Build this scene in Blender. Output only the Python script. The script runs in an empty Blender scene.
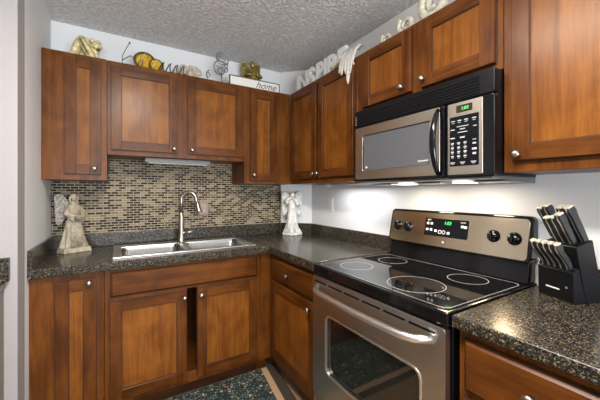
import bpy, bmesh, math, random
from mathutils import Vector, Matrix
random.seed(7)
PI = math.pi
SC = bpy.context.scene
C = SC.collection
V = Vector

# ------------------------------------------------------------------ camera, world, lights, exposure
cam_d = bpy.data.cameras.new('camera'); cam = bpy.data.objects.new('camera', cam_d); C.objects.link(cam)
cam.location = (0, 0, 1.3047); cam.rotation_euler = (PI/2, 0, -0.5412)
cam_d.sensor_fit = 'HORIZONTAL'; cam_d.sensor_width = 36.0; cam_d.lens = 36.0*302.7/600
cam_d.shift_x = -0.6/600; cam_d.shift_y = -7.5/600; cam_d.clip_start = 0.02
SC.camera = cam
SC.view_settings.view_transform = 'Standard'; SC.view_settings.look = 'None'
SC.view_settings.exposure = 0.45; SC.view_settings.gamma = 1.0
W = bpy.data.worlds.new('world'); SC.world = W; W.use_nodes = True
W.node_tree.nodes['Background'].inputs[0].default_value = (1.0, 0.94, 0.88, 1)
W.node_tree.nodes['Background'].inputs[1].default_value = 1.25
def area(name, loc, target, sx, sy, power, col):
    l = bpy.data.lights.new(name, 'AREA'); l.shape = 'RECTANGLE'; l.size = sx; l.size_y = sy
    l.energy = power; l.color = col
    o = bpy.data.objects.new(name, l); C.objects.link(o); o.location = loc
    o.rotation_euler = (V(target)-V(loc)).to_track_quat('-Z', 'Y').to_euler(); return o
area('added_rear_fill', (0.3, -2.9, 1.10), (0.2, -2.2, 2.5), 2.4, 1.3, 205, (0.84, 0.92, 1.0))  # added fill aimed upward to brighten ceiling and walls, source unseen
area('kitchen_ceiling_light', (0.12, 0.42, 2.305), (0.12, 0.42, 0), 0.26, 1.10, 40, (1.0, 0.93, 0.85))

# ------------------------------------------------------------------ constants of the place
XL, YB, XW, ZC = -0.388, 2.597, 1.5535, 2.458
XD = 1.337; YD = YB-(XW-XD)
ZT, ZB, ZM = 2.150, 1.375, 1.548
CT = 0.914; CTL = 0.922

# ------------------------------------------------------------------ mesh building
class MB:
    def __init__(s, M=None): s.bm = bmesh.new(); s.M = M; s.mi = 0
    def P(s, p):
        p = V(p); return s.M(p) if s.M else p
    def face(s, vs, smooth=False):
        try: f = s.bm.faces.new(vs)
        except ValueError: return None
        f.material_index = s.mi; f.smooth = smooth; return f
    def hexa(s, c):
        v = [s.bm.verts.new(s.P(p)) for p in c]
        for q in ((0,3,2,1),(4,5,6,7),(0,1,5,4),(1,2,6,5),(2,3,7,6),(3,0,4,7)): s.face([v[i] for i in q])
    def box(s, x0, x1, y0, y1, z0, z1):
        s.hexa([(x0,y0,z0),(x1,y0,z0),(x1,y1,z0),(x0,y1,z0),(x0,y0,z1),(x1,y0,z1),(x1,y1,z1),(x0,y1,z1)])
    def obox(s, c, ax, ay, az):
        c, ax, ay, az = V(c), V(ax), V(ay), V(az)
        s.hexa([c-ax-ay-az, c+ax-ay-az, c+ax+ay-az, c-ax+ay-az, c-ax-ay+az, c+ax-ay+az, c+ax+ay+az, c-ax+ay+az])
    def rings(s, rings, cap=True, smooth=True, closed=False):
        R = [[s.bm.verts.new(s.P(p)) for p in r] for r in rings]
        n = len(R[0]); m = len(R)
        for i in range(m if closed else m-1):
            a, b = R[i], R[(i+1) % m]
            for j in range(n): s.face([a[j], a[(j+1)%n], b[(j+1)%n], b[j]], smooth)
        if cap and not closed:
            s.face(list(reversed(R[0])), False); s.face(R[-1], False)
    def tube(s, pts, r, n=10, closed=False, flat=1.0, up=None):
        pts = [V(p) for p in pts]; m = len(pts)
        rs = r if isinstance(r, (list, tuple)) else [r]*m
        out = []; prev = V(up) if up else None
        for i, p in enumerate(pts):
            if closed: t = pts[(i+1)%m]-pts[(i-1)%m]
            else: t = pts[min(i+1,m-1)]-pts[max(i-1,0)]
            t.normalize()
            if prev is None:
                prev = V((0,0,1)) if abs(t.z) < .9 else V((1,0,0))
            u = prev - t*prev.dot(t)
            if u.length < 1e-5: u = t.orthogonal()
            u.normalize(); w = t.cross(u); prev = u if not up else V(up)
            out.append([p + (u*math.cos(2*PI*k/n)*flat + w*math.sin(2*PI*k/n))*rs[i] for k in range(n)])
        s.rings(out, closed=closed)
    def cyl(s, a, b, r0, r1=None, n=20): s.tube([a, b], [r0, r0 if r1 is None else r1], n)
    def sphere(s, c, rad, n=16, m=10, rot=None):
        c = V(c); rad = (rad,)*3 if not isinstance(rad, (tuple, list)) else rad
        out = []
        for i in range(m+1):
            a = PI*(0.012+0.976*i/m)
            ring = []
            for k in range(n):
                b = 2*PI*k/n
                p = V((math.sin(a)*math.cos(b)*rad[0], math.sin(a)*math.sin(b)*rad[1], -math.cos(a)*rad[2]))
                if rot: p = rot @ p
                ring.append(c+p)
            out.append(ring)
        s.rings(out)
    def lathe(s, prof, c=(0,0,0), ax=(0,0,1), n=24, mod=None, sy=1.0):
        c = V(c); q = V(ax).to_track_quat('Z', 'Y'); out = []
        for r, z in prof:
            out.append([c + q @ V((r*(mod(2*PI*k/n, z) if mod else 1)*math.cos(2*PI*k/n),
                                   sy*r*(mod(2*PI*k/n, z) if mod else 1)*math.sin(2*PI*k/n), z)) for k in range(n)])
        s.rings(out)
    def prism(s, poly, f0, f1):
        # poly: list of 2-D points; f0/f1 map a 2-D point to 3-D on either side
        a = [s.bm.verts.new(s.P(f0(p))) for p in poly]; b = [s.bm.verts.new(s.P(f1(p))) for p in poly]
        s.face(list(reversed(a))); s.face(b); n = len(poly)
        for i in range(n): s.face([a[i], a[(i+1)%n], b[(i+1)%n], b[i]])
    def frame(s, outer, inner, f0, f1):
        n = len(outer)
        A = [[s.bm.verts.new(s.P(f(p))) for p in L] for f in (f0, f1) for L in (outer, inner)]
        oa, ia, ob, ib = A
        for i in range(n):
            j = (i+1) % n
            s.face([oa[j], oa[i], ia[i], ia[j]]); s.face([ob[i], ob[j], ib[j], ib[i]])
            s.face([oa[i], oa[j], ob[j], ob[i]]); s.face([ia[j], ia[i], ib[i], ib[j]])
    def cells(s, xs, ys, inside, z0, z1):
        vs = {}
        def vert(i, j, z):
            k = (i, j, z)
            if k not in vs: vs[k] = s.bm.verts.new(s.P((xs[i], ys[j], z)))
            return vs[k]
        ok = lambda i, j: 0 <= i < len(xs)-1 and 0 <= j < len(ys)-1 and inside((xs[i]+xs[i+1])/2, (ys[j]+ys[j+1])/2)
        for i in range(len(xs)-1):
            for j in range(len(ys)-1):
                if not ok(i, j): continue
                s.face([vert(i,j,z1), vert(i+1,j,z1), vert(i+1,j+1,z1), vert(i,j+1,z1)])
                s.face([vert(i,j,z0), vert(i,j+1,z0), vert(i+1,j+1,z0), vert(i+1,j,z0)])
                for (di, dj, a, b) in ((-1,0,(i,j+1),(i,j)), (1,0,(i+1,j),(i+1,j+1)), (0,-1,(i,j),(i+1,j)), (0,1,(i+1,j+1),(i,j+1))):
                    if not ok(i+di, j+dj): s.face([vert(*a,z0), vert(*b,z0), vert(*b,z1), vert(*a,z1)])
    def build(s, name, mats, parent=None, bevel=0, seg=2, smooth_all=False):
        bmesh.ops.recalc_face_normals(s.bm, faces=s.bm.faces[:])
        me = bpy.data.meshes.new(name)
        off = None
        if parent is not None:
            q = parent; off = V((0,0,0))
            while q is not None: off += q.location; q = q.parent
            bmesh.ops.translate(s.bm, verts=s.bm.verts[:], vec=-off)
        if smooth_all:
            for f in s.bm.faces: f.smooth = True
        s.bm.to_mesh(me); s.bm.free()
        for m in (mats if isinstance(mats, (list, tuple)) else [mats]): me.materials.append(m)
        o = bpy.data.objects.new(name, me); C.objects.link(o)
        if parent is not None: o.parent = parent
        if bevel:
            b = o.modifiers.new('bevel', 'BEVEL'); b.width = bevel; b.segments = seg
            b.limit_method = 'ANGLE'; b.angle_limit = math.radians(40); b.harden_normals = False
        return o
def tag(o, label=None, cat=None, group=None, kind=None):
    if label: o['label'] = label
    if cat: o['category'] = cat
    if group: o['group'] = group
    if kind: o['kind'] = kind
    return o
def thing(name, loc, label, cat, group=None):
    o = bpy.data.objects.new(name, None); C.objects.link(o); o.location = loc; o.empty_display_size = .05
    return tag(o, label, cat, group)
def copy_tree(o, parent=None):
    c = o.copy(); C.objects.link(c)
    if parent is not None: c.parent = parent
    for ch in [x for x in SC.objects if x.parent == o]: copy_tree(ch, c)
    return c
def rrect(x0, x1, y0, y1, r, n=5):
    out = []
    for cx, cy, a0 in ((x1-r,y1-r,0),(x0+r,y1-r,PI/2),(x0+r,y0+r,PI),(x1-r,y0+r,1.5*PI)):
        for k in range(n+1):
            a = a0+PI/2*k/n; out.append((cx+r*math.cos(a), cy+r*math.sin(a)))
    return out
def text(name, s, size, mat, M, parent=None, extrude=0.0004, shear=0.0, bold=0.0, align='CENTER'):
    cu = bpy.data.curves.new(name, 'FONT'); cu.body = s; cu.size = size; cu.extrude = extrude
    cu.align_x = align; cu.align_y = 'CENTER'; cu.shear = shear; cu.offset = bold; cu.resolution_u = 3
    t = bpy.data.objects.new(name+'_curve', cu); C.objects.link(t)
    bpy.context.view_layer.update()
    me = bpy.data.meshes.new_from_object(t); bpy.data.objects.remove(t)
    me.transform(M)
    if parent is not None:
        q = parent; off = V((0,0,0))
        while q is not None: off += q.location; q = q.parent
        me.transform(Matrix.Translation(-off))
    me.materials.clear(); me.materials.append(mat)
    o = bpy.data.objects.new(name, me); C.objects.link(o)
    if parent is not None: o.parent = parent
    return o
def basis(o, ex, ey):
    ex = V(ex).normalized(); ey = V(ey).normalized(); ez = ex.cross(ey)
    M = Matrix((ex, ey, ez)).transposed().to_4x4(); M.translation = V(o); return M

# ------------------------------------------------------------------ materials
def mat(name, col=(0.8,0.8,0.8), rough=0.5, metal=0.0, **kw):
    m = bpy.data.materials.new(name); m.use_nodes = True
    b = m.node_tree.nodes['Principled BSDF']
    b.inputs['Base Color'].default_value = (*col, 1); b.inputs['Roughness'].default_value = rough
    b.inputs['Metallic'].default_value = metal
    for k, v in kw.items(): b.inputs[k.replace('_', ' ')].default_value = v
    return m
class NT:
    def __init__(s, m): s.t = m.node_tree; s.b = s.t.nodes['Principled BSDF']
    def n(s, ty, **kw):
        nd = s.t.nodes.new(ty)
        for k, v in kw.items():
            if k.startswith('i_'): nd.inputs[k[2:].replace('_', ' ')].default_value = v
            else: setattr(nd, k, v)
        return nd
    def l(s, a, b): s.t.links.new(a, b)
    def coords(s, scale=(1,1,1), kind='Object', rot=(0,0,0)):
        tc = s.n('ShaderNodeTexCoord'); mp = s.n('ShaderNodeMapping')
        if kind == 'World':
            g = s.n('ShaderNodeNewGeometry'); s.l(g.outputs['Position'], mp.inputs[0])
        else: s.l(tc.outputs[kind], mp.inputs[0])
        mp.inputs['Scale'].default_value = scale; mp.inputs['Rotation'].default_value = rot
        return mp.outputs[0]
    def ramp(s, fac, stops, interp='LINEAR'):
        r = s.n('ShaderNodeValToRGB'); r.color_ramp.interpolation = interp
        e = r.color_ramp.elements
        while len(e) > 1: e.remove(e[-1])
        e[0].position = stops[0][0]; e[0].color = (*stops[0][1], 1)
        for p, c in stops[1:]:
            q = e.new(p); q.color = (*c, 1)
        s.l(fac, r.inputs[0]); return r.outputs[0]
    def mix(s, fac, a, b, mode='MIX'):
        m = s.n('ShaderNodeMix', data_type='RGBA', blend_type=mode)
        for sock, v in ((m.inputs[0], fac), (m.inputs[6], a), (m.inputs[7], b)):
            if isinstance(v, (float, int)): sock.default_value = v
            elif isinstance(v, tuple): sock.default_value = (*v, 1)
            else: s.l(v, sock)
        return m.outputs[2]
    def bump(s, h, strength=.3, dist=.01):
        b = s.n('ShaderNodeBump'); b.inputs['Strength'].default_value = strength; b.inputs['Distance'].default_value = dist
        s.l(h, b.inputs['Height']); s.l(b.outputs[0], s.b.inputs['Normal'])
def wood(name, lo, hi, axis='z', rough=.33):
    m = mat(name, hi, rough); t = NT(m)
    sc = dict(z=(30,30,1.8), x=(1.8,30,30), y=(30,1.8,30), h=(1.8,1.8,30))[axis]
    n1 = t.n('ShaderNodeTexNoise', i_Scale=1.0, i_Detail=5.0, i_Roughness=.6, i_Distortion=.6); t.l(t.coords(sc, 'World'), n1.inputs['Vector'])
    n2 = t.n('ShaderNodeTexNoise', i_Scale=1.0, i_Detail=3.0, i_Roughness=.5, i_Distortion=1.2)
    t.l(t.coords(tuple(6.5 if q > 5 else 4.0 for q in sc), 'World'), n2.inputs['Vector'])
    n3 = t.n('ShaderNodeTexNoise', i_Scale=1.0, i_Detail=2.0); t.l(t.coords(tuple(q*6 for q in sc), 'World'), n3.inputs['Vector'])
    f = t.n('ShaderNodeMix', data_type='FLOAT'); f.inputs[0].default_value = .48; t.l(n1.outputs['Fac'], f.inputs[2]); t.l(n2.outputs['Fac'], f.inputs[3])
    col = t.ramp(f.outputs[0], [(.40, lo), (.60, hi)])
    col = t.mix(t.ramp(n3.outputs['Fac'], [(.35, (.22,)*3), (.6, (0,)*3)]), col, (lo[0]*.5, lo[1]*.45, lo[2]*.4))
    t.l(col, t.b.inputs['Base Color']); t.b.inputs['Specular IOR Level'].default_value = .14; t.b.inputs['Coat Weight'].default_value = .10; t.b.inputs['Coat Roughness'].default_value = .25
    t.bump(n3.outputs['Fac'], .04, .001)
    return m
W_PAN = wood('maple_panel', (.130,.040,.0055), (.235,.083,.0125))
W_V = wood('maple_stile', (.058,.0165,.0028), (.128,.041,.0068))
W_H = wood('maple_rail', (.058,.0165,.0028), (.128,.041,.0068), 'h')
W_FF = wood('maple_face', (.078,.023,.0036), (.155,.051,.0080))
W_GLZ_GAP = mat('glaze_and_shadow_gap', (.035,.012,.005), .5)  # panel groove glaze, also the painted gap shade round the doors
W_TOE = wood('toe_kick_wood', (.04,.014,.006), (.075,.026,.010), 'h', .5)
def paint(name, col, rough=.6, bump=.08):
    m = mat(name, col, rough); t = NT(m)
    n = t.n('ShaderNodeTexNoise', i_Scale=140.0, i_Detail=3.0); t.l(t.coords((1,1,1), 'World'), n.inputs['Vector']); t.bump(n.outputs['Fac'], bump, .003)
    return m
PAINT = paint('wall_paint', (.74,.74,.74))
PAINT_W = paint('warm_wall_paint', (.33,.31,.31))
def mk_ceiling():
    m = mat('popcorn_ceiling', (.50,.49,.48), .85); t = NT(m)
    co = t.coords((1,1,1), 'World')
    v = t.n('ShaderNodeTexNoise', i_Scale=52.0, i_Detail=3.0, i_Roughness=.55, i_Distortion=.6); t.l(co, v.inputs['Vector'])
    h = t.ramp(v.outputs['Fac'], [(.38,(0,)*3),(.62,(1,)*3)])
    t.l(t.mix(h, (.70,.69,.68), (.92,.91,.90)), t.b.inputs['Base Color'])
    t.bump(h, .8, .015); return m
CEIL = mk_ceiling()
def mk_granite():
    m = mat('granite_laminate', (.05,.05,.045), .20, IOR=1.34); t = NT(m)
    co = t.coords((1,1,1), 'World')
    n1 = t.n('ShaderNodeTexNoise', i_Scale=210.0, i_Detail=4.0, i_Roughness=.75, i_Distortion=.4); t.l(co, n1.inputs['Vector'])
    n2 = t.n('ShaderNodeTexVoronoi', i_Scale=220.0); t.l(co, n2.inputs['Vector'])
    n3 = t.n('ShaderNodeTexNoise', i_Scale=45.0, i_Detail=4.0, i_Roughness=.8); t.l(co, n3.inputs['Vector'])
    base = t.ramp(n3.outputs['Fac'], [(.42,(.004,.005,.0055)), (.54,(.014,.014,.013)), (.66,(.038,.036,.028))])
    sp = t.ramp(n1.outputs['Fac'], [(.50,(0,)*3), (.57,(1,)*3)])
    gray = t.ramp(n2.outputs['Color'], [(.0,(.065,.075,.085)), (.30,(.19,.125,.055)), (.55,(.025,.022,.020)), (.80,(.30,.27,.20))], 'CONSTANT')
    t.l(t.mix(sp, base, gray), t.b.inputs['Base Color'])
    return m
GRAN = mk_granite()
def mk_tile():
    m = mat('mosaic_tile', (.4,.35,.28), .25); t = NT(m)
    co = t.coords((1,1,1), 'World'); sx = t.n('ShaderNodeSeparateXYZ'); cx = t.n('ShaderNodeCombineXYZ')
    t.l(co, sx.inputs[0]); t.l(sx.outputs['X'], cx.inputs[0]); t.l(sx.outputs['Z'], cx.inputs[1])
    b = t.n('ShaderNodeTexBrick', offset=.5, squash=1.0); t.l(cx.outputs[0], b.inputs['Vector'])
    b.inputs['Color1'].default_value = (0,0,0,1); b.inputs['Color2'].default_value = (1,1,1,1); b.inputs['Mortar'].default_value = (.5,.5,.5,1)
    b.inputs['Scale'].default_value = 1.0; b.inputs['Brick Width'].default_value = .0475; b.inputs['Row Height'].default_value = .0182
    b.inputs['Mortar Size'].default_value = .0021; b.inputs['Mortar Smooth'].default_value = .1
    c = t.ramp(b.outputs['Color'], [(0,(.014,.008,.004)), (.36,(.035,.022,.011)), (.52,(.080,.056,.032)), (.64,(.24,.19,.12)), (.82,(.15,.115,.07))], 'CONSTANT')
    c = t.mix(b.outputs['Fac'], c, (.40,.34,.245)); t.l(c, t.b.inputs['Base Color'])
    r = t.ramp(b.outputs['Fac'], [(0,(.42,)*3),(1,(.9,)*3)]); t.l(r, t.b.inputs['Roughness'])
    iv = t.n('ShaderNodeInvert'); t.l(b.outputs['Fac'], iv.inputs['Color']); t.bump(iv.outputs[0], .3, .002); t.b.inputs['Specular IOR Level'].default_value = .12
    return m
TILE = mk_tile()
def mk_floor():
    m = mat('oak_floor', (.3,.2,.12), .35); t = NT(m)
    b = t.n('ShaderNodeTexBrick', offset=.37); t.l(t.coords((1,1,1), 'World'), b.inputs['Vector'])
    b.inputs['Color1'].default_value = (.26,.16,.085,1); b.inputs['Color2'].default_value = (.40,.26,.145,1); b.inputs['Mortar'].default_value = (.06,.035,.02,1)
    b.inputs['Scale'].default_value = 1.0; b.inputs['Brick Width'].default_value = 1.1; b.inputs['Row Height'].default_value = .13; b.inputs['Mortar Size'].default_value = .002
    n = t.n('ShaderNodeTexNoise', i_Scale=1.0, i_Detail=5.0); t.l(t.coords((3,40,1), 'World'), n.inputs['Vector'])
    t.l(t.mix(t.ramp(n.outputs['Fac'], [(.35,(.5,)*3),(.7,(0,)*3)]), b.outputs['Color'], (.10,.06,.03)), t.b.inputs['Base Color'])
    return m
FLOOR = mk_floor()
def mk_steel(name, col, rough, sc, warm=0):
    m = mat(name, col, rough, 1.0); t = NT(m)
    n = t.n('ShaderNodeTexNoise', i_Scale=1.0, i_Detail=3.0); t.l(t.coords(sc, 'World'), n.inputs['Vector'])
    t.l(t.ramp(n.outputs['Fac'], [(.3,(rough-.03,)*3),(.7,(rough+.04,)*3)]), t.b.inputs['Roughness'])
    if sc[0] < 10: t.bump(n.outputs['Fac'], .012, .0003)
    return m
STEEL = mk_steel('brushed_steel', (.47,.455,.43), .32, (2,4,400))
STEEL_M = mk_steel('warm_brushed_steel', (.60,.54,.45), .33, (2,4,400))
STEEL_P = mk_steel('brushed_panel_steel', (.74,.64,.47), .20, (2,4,400))
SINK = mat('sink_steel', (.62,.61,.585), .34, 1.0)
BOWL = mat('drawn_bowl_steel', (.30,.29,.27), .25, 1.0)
NICKEL = mat('brushed_nickel', (.42,.39,.34), .30, 1.0)
CHROME = mat('bright_steel', (.88,.87,.85), .33, 1.0)
BLK = mat('black_enamel', (.004,.004,.005), .10, Specular_IOR_Level=.4)
BLKM = mat('black_plastic', (.005,.005,.006), .3, Specular_IOR_Level=.2)
GLASSTOP = mat('black_ceramic_glass', (.006,.006,.007), .04)
OVGLASS = mat('dark_oven_glass', (.010,.010,.008), .05, IOR=1.7)
MWGLASS = mat('microwave_window_screen', (.095,.100,.112), .14)
RINGM = mat('burner_marking', (.46,.46,.47), .3)
WHITE = mat('white_print', (.75,.75,.75), .5)
PLASTW = mat('white_plastic', (.72,.71,.69), .4)
ALMOND = mat('almond_pink_plastic', (.25,.175,.13), .4)
GREENLED = mat('green_led', (.02,.3,.05), .4, Emission_Color=(.1,1,.2,1), Emission_Strength=1.2)
KEYPAD = mat('keypad_film', (.004,.005,.007), .3, Specular_IOR_Level=.2)
BLOCKW = mat('black_stained_wood', (.005,.005,.006), .35, Specular_IOR_Level=.25)
def stone(name, a, b, scale=40, rough=.6, metal=0, bump=.3):
    m = mat(name, b, rough, metal); t = NT(m)
    n = t.n('ShaderNodeTexNoise', i_Scale=float(scale), i_Detail=4.0, i_Roughness=.65); t.l(t.coords((1,1,1)), n.inputs['Vector'])
    t.l(t.ramp(n.outputs['Fac'], [(.35,a),(.62,b)]), t.b.inputs['Base Color']); t.bump(n.outputs['Fac'], bump, .004); return m
CREAM = stone('aged_cream_resin', (.24,.20,.145), (.42,.365,.27), 30)
CREAMG = stone('aged_grey_resin', (.10,.095,.085), (.36,.33,.29), 90)
WHPOR = stone('white_bisque', (.55,.54,.50), (.80,.79,.75), 25, .45, 0, .1)
GOLDC = stone('antique_gold_cream', (.42,.32,.12), (.80,.71,.43), 60, .45)
GOLD = stone('aged_gold', (.10,.075,.02), (.45,.34,.10), 70, .35, .6)
YELL = stone('amber_glaze', (.42,.22,.01), (.75,.48,.05), 40, .15, .2)
DKGLZ = mat('dark_olive_rim', (.10,.075,.02), .3)
WIRE = mat('dark_wire', (.05,.035,.03), .4, .7)
SILV = mat('silver_wire', (.30,.30,.31), .35, .6)
PALE = stone('pale_stone', (.36,.30,.22), (.58,.50,.40), 80, .7)
GREYSTONE = stone('pale_sage_stone', (.40,.39,.31), (.68,.65,.54), 30, .6)
LACE = stone('lace_cloth', (.48,.46,.42), (.78,.77,.74), 160, .9, 0, .8)
SIGNW = mat('sign_white', (.72,.70,.64), .7)
SIGNF = mat('sign_frame', (.07,.055,.04), .6)
LETW = mat('white_painted_letter', (.88,.89,.88), .5)

# ------------------------------------------------------------------ the setting
def struct(name, mb, m, bevel=0): return tag(mb.build(name, m, None, bevel), kind='structure')
b = MB(); b.box(-3.2, XW+.12, -3.6, YB+.12, -.1, 0); struct('floor', b, FLOOR)
b = MB(); b.box(-3.2, XW+.12, -3.6, YB+.12, ZC, ZC+.1); struct('ceiling', b, CEIL)
b = MB(); b.box(XL-.12, XW+.12, YB, YB+.12, 0, ZC); struct('wall_back', b, PAINT)
b = MB(); b.box(XW, XW+.12, -3.6, YB, 0, ZC); struct('wall_right', b, PAINT)
b = MB(); b.box(-3.32, -3.2, -3.6, 1.934, 0, ZC); struct('wall_dining', b, PAINT_W)
b = MB(); b.box(XL-.12, XL, 1.9345, YB, 0, ZC); struct('wall_left', b, PAINT)
b = MB(); b.box(-3.2, XL, 1.814, 1.934, 0, ZC); struct('wall_return', b, PAINT_W)
b = MB(); b.prism([(XD,YB),(XW,YB),(XW,YD)], lambda p:(p[0],p[1],0), lambda p:(p[0],p[1],ZC)); struct('wall_corner_chase', b, PAINT)
b = MB()
wx0, wx1, wz0, wz1 = -1.0, 1.4, .05, 2.10
b.cells([-3.2, wx0, wx1, XW+.12], [0, wz0, wz1, ZC], lambda x, y: not (wx0 < x < wx1 and wz0 < y < wz1), -3.72, -3.6)
for v in b.bm.verts: v.co = V((v.co.x, v.co.z, v.co.y))
struct('wall_rear', b, PAINT_W)
b = MB(); b.box(XL+.001, XD, YB-.006, YB, 1.012, 1.60)
struct('trim_1', b, TILE)['label'] = 'brown and beige mosaic tile backsplash above the sink counter'

# ------------------------------------------------------------------ cabinets
BACKF = lambda f: (lambda p: V((p.x, f-p.y, p.z)))          # (u, outward, z) on the back run
RIGHTF = lambda f: (lambda p: V((f-p.y, p.x, p.z)))          # u is Y on the right run
def mk_knob(M, u, z, d, parent, r=.015):
    n = (M(V((0,1,0)))-M(V((0,0,0)))); c = M(V((u, d, z)))
    b = MB(); b.lathe([(.0065,0),(.005,.010),(.006,.015),(r*.92,.019),(r,.023),(r*.96,.027),(r*.6,.031),(.001,.0325)], c, n, 20)
    return b.build('knob', NICKEL, parent)
def door(M, u0, u1, z0, z1, parent, knob=None, name='door', rail=.057, th=.020, slab=False):
    b = MB(M)
    if slab:                       # drawer front with chamfered edge
        b.box(u0, u1, .001, th*.45, z0, z1)
        o_ = [(u0,z0),(u1,z0),(u1,z1),(u0,z1)]; k = .012; i_ = [(u0+k,z0+k),(u1-k,z0+k),(u1-k,z1-k),(u0+k,z1-k)]
        ra = [b.bm.verts.new(b.P((p[0], th*.45, p[1]))) for p in o_]; rb = [b.bm.verts.new(b.P((p[0], th, p[1]))) for p in i_]
        for i in range(4): b.face([ra[i], ra[(i+1)%4], rb[(i+1)%4], rb[i]])
        b.face(rb)
        d = b.build(name, W_H, parent)
    else:
        r = rail
        b.box(u0, u0+r, .001, th, z0, z1); b.box(u1-r, u1, .001, th, z0, z1)
        b.mi = 1
        b.box(u0+r, u1-r, .001, th, z0, z0+r); b.box(u0+r, u1-r, .001, th, z1-r, z1)
        d = b.build(name, [W_V, W_H], parent, .0015, 1)
        p = MB(M); p.box(u0+r+.003, u1-r-.003, .001, th-.009, z0+r+.003, z1-r-.003); p.build('panel', W_PAN, d)
        p = MB(M); q = .0035
        for (a0,a1,c0,c1) in ((u0+r,u0+r+q,z0+r,z1-r),(u1-r-q,u1-r,z0+r,z1-r),(u0+r+q,u1-r-q,z0+r,z0+r+q),(u0+r+q,u1-r-q,z1-r-q,z1-r)):
            p.box(a0, a1, .001, th-.006, c0, c1)
        p.build('panel_bead', W_GLZ_GAP, d)
    p = MB(M); e = .003
    p.box(u0-e, u1+e, .0002, .0045, z0-e, z1+e); p.build('door_shadow_gap', W_GLZ_GAP, d)  # dark rim behind the door, gap shadow put into the colour
    if knob: mk_knob(M, knob[0], knob[1], th, d)
    return d
def cabinet(M, name, label, group, u0, u1, z0, z1, depth, doors=(), drawers=(), toe=False, cat='cabinet', openings=(), g=.0008):
    c = M(V(((u0+u1)/2, -depth/2, z0)))
    if toe: c.z = 0
    t = thing(name, c, label, cat, group)
    b = MB(M); d0 = -depth+.001
    b.box(u0+g, u0+g+.016, d0, -.0185, z0, z1); b.box(u1-g-.016, u1-g, d0, -.0185, z0, z1); b.box(u0+g+.016, u1-g-.016, d0, -.0185, z0, z0+.016)
    b.box(u0+g+.016, u1-g-.016, d0, d0+.006, z0+.016, z1)
    if not toe: b.box(u0+g+.016, u1-g-.016, d0+.006, -.0185, z1-.016, z1)
    b.build('carcass', W_FF, t, .001, 1)
    b = MB(M)
    us = sorted({u0+g, u1-g} | {q for o_ in openings for q in o_[:2]}); zs = sorted({z0, z1} | {q for o_ in openings for q in o_[2:]})
    b2 = MB(lambda p: M(V((p.x, p.z, p.y))))
    b2.cells(us, zs, lambda x, y: not any(o_[0] < x < o_[1] and o_[2] < y < o_[3] for o_ in openings), -.018, 0)
    b2.build('face_frame', W_FF, t, .001, 1)
    for d in doors: door(M, *d[:4], t, d[4] if len(d) > 4 else None)
    for d in drawers: door(M, *d[:4], t, d[4] if len(d) > 4 else None, 'drawer', slab=True)
    if toe:
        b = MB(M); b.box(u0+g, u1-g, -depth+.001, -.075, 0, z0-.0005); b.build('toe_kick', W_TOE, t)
    return t
UB = BACKF(2.290); UR = RIGHTF(1.270); DU = .305; DUR = XW-1.270-.001; DUB = YB-2.290-.008
G1 = 'wall cabinets along the back wall'; G2 = 'wall cabinets along the right wall'
zd0, zd1 = 1.412, 2.122
cabinet(UB, 'wall_cabinet', 'narrow tall brown wall cabinet at the far left beside the white wall', G1, XL+.001, -.063, ZB+.007, ZT+.002, DUB, [(-.279,-.095,zd0+.006,zd1+.003,(-.128,1.452))])
cabinet(UB, 'wall_cabinet', 'wide short two-door brown wall cabinet over the sink', G1, -.063, .853, ZM, ZT, DUB,
        [(-.042,.358,1.580,zd1-.005,(.332,1.608)), (.425,.837,1.580,zd1-.005,(.452,1.608))])
cabinet(UB, 'wall_cabinet', 'narrow tall brown wall cabinet in the back corner right of the sink', G1, .853, 1.2698, ZB, ZT, DUB, [(.900,1.134,zd0-.012,zd1,(.925,1.445))])
cabinet(UR, 'wall_cabinet', 'tall two-door brown wall cabinet between the corner and the microwave', G2, 1.425, 2.2895, ZB, ZT, DUR,
        [(1.450,1.835,zd0,zd1,(1.824,1.443)), (1.868,2.240,zd0,zd1,(1.880,1.443))])
cabinet(UR, 'wall_cabinet', 'short two-door brown wall cabinet above the black microwave', G2, .596, 1.424, 1.782, ZT, DUR,
        [(1.015,1.365,1.812,zd1+.008,(1.062,1.843)), (.621,.955,1.812,zd1+.008,(.938,1.846))])
cabinet(UR, 'wall_cabinet', 'large brown wall cabinet right of the microwave above the knife block', G2, -.32, .595, ZB+.006, ZT, DUR,
        [(.130,.561,zd0+.010,zd1,(.540,1.444)), (-.31,.118,zd0+.010,zd1,(-.29,1.444))])
LB = BACKF(2.010); LR = RIGHTF(.950)
DB = YB-2.010; DR = XW-.950
G3 = 'base cabinets under the sink counter'; G4 = 'base cabinets along the right wall'
ZBT = .8735
cabinet(LB, 'base_cabinet', 'narrow brown base cabinet with one door at the left wall', G3, XL+.001, -.069, .10, ZBT, DB-.001, [(-.283,-.105,.130,.838,(-.137,.818))], toe=True)
cabinet(LB, 'base_cabinet', 'wide brown sink base cabinet with two doors under the steel sink', G3, -.069, .870, .10, ZBT, DB-.001,
        [(-.041,.366,.130,.690,(.350,.650)), (.432,.842,.130,.690,(.452,.650))], [(-.041,.842,.715,.855)], toe=True, openings=[(.368,.430,.165,.698)])
cabinet(LR, 'base_cabinet', 'brown corner base cabinet with drawer over door left of the stove', G4, 1.385, 2.596, .10, ZBT, DR-.001,
        [(1.410,1.955,.150,.678,(1.445,.640))], [(1.410,1.955,.700,.843,(1.700,.770))], toe=True)
b = MB(); b.box(.871,.949,2.010,2.055,.10,ZBT); b.box(.871,.949,2.085,2.10,0,.099)
tag(b.build('corner_filler', W_FF, None, .001, 1), 'plain brown filler post in the inner corner between the base cabinets', 'filler')
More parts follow.
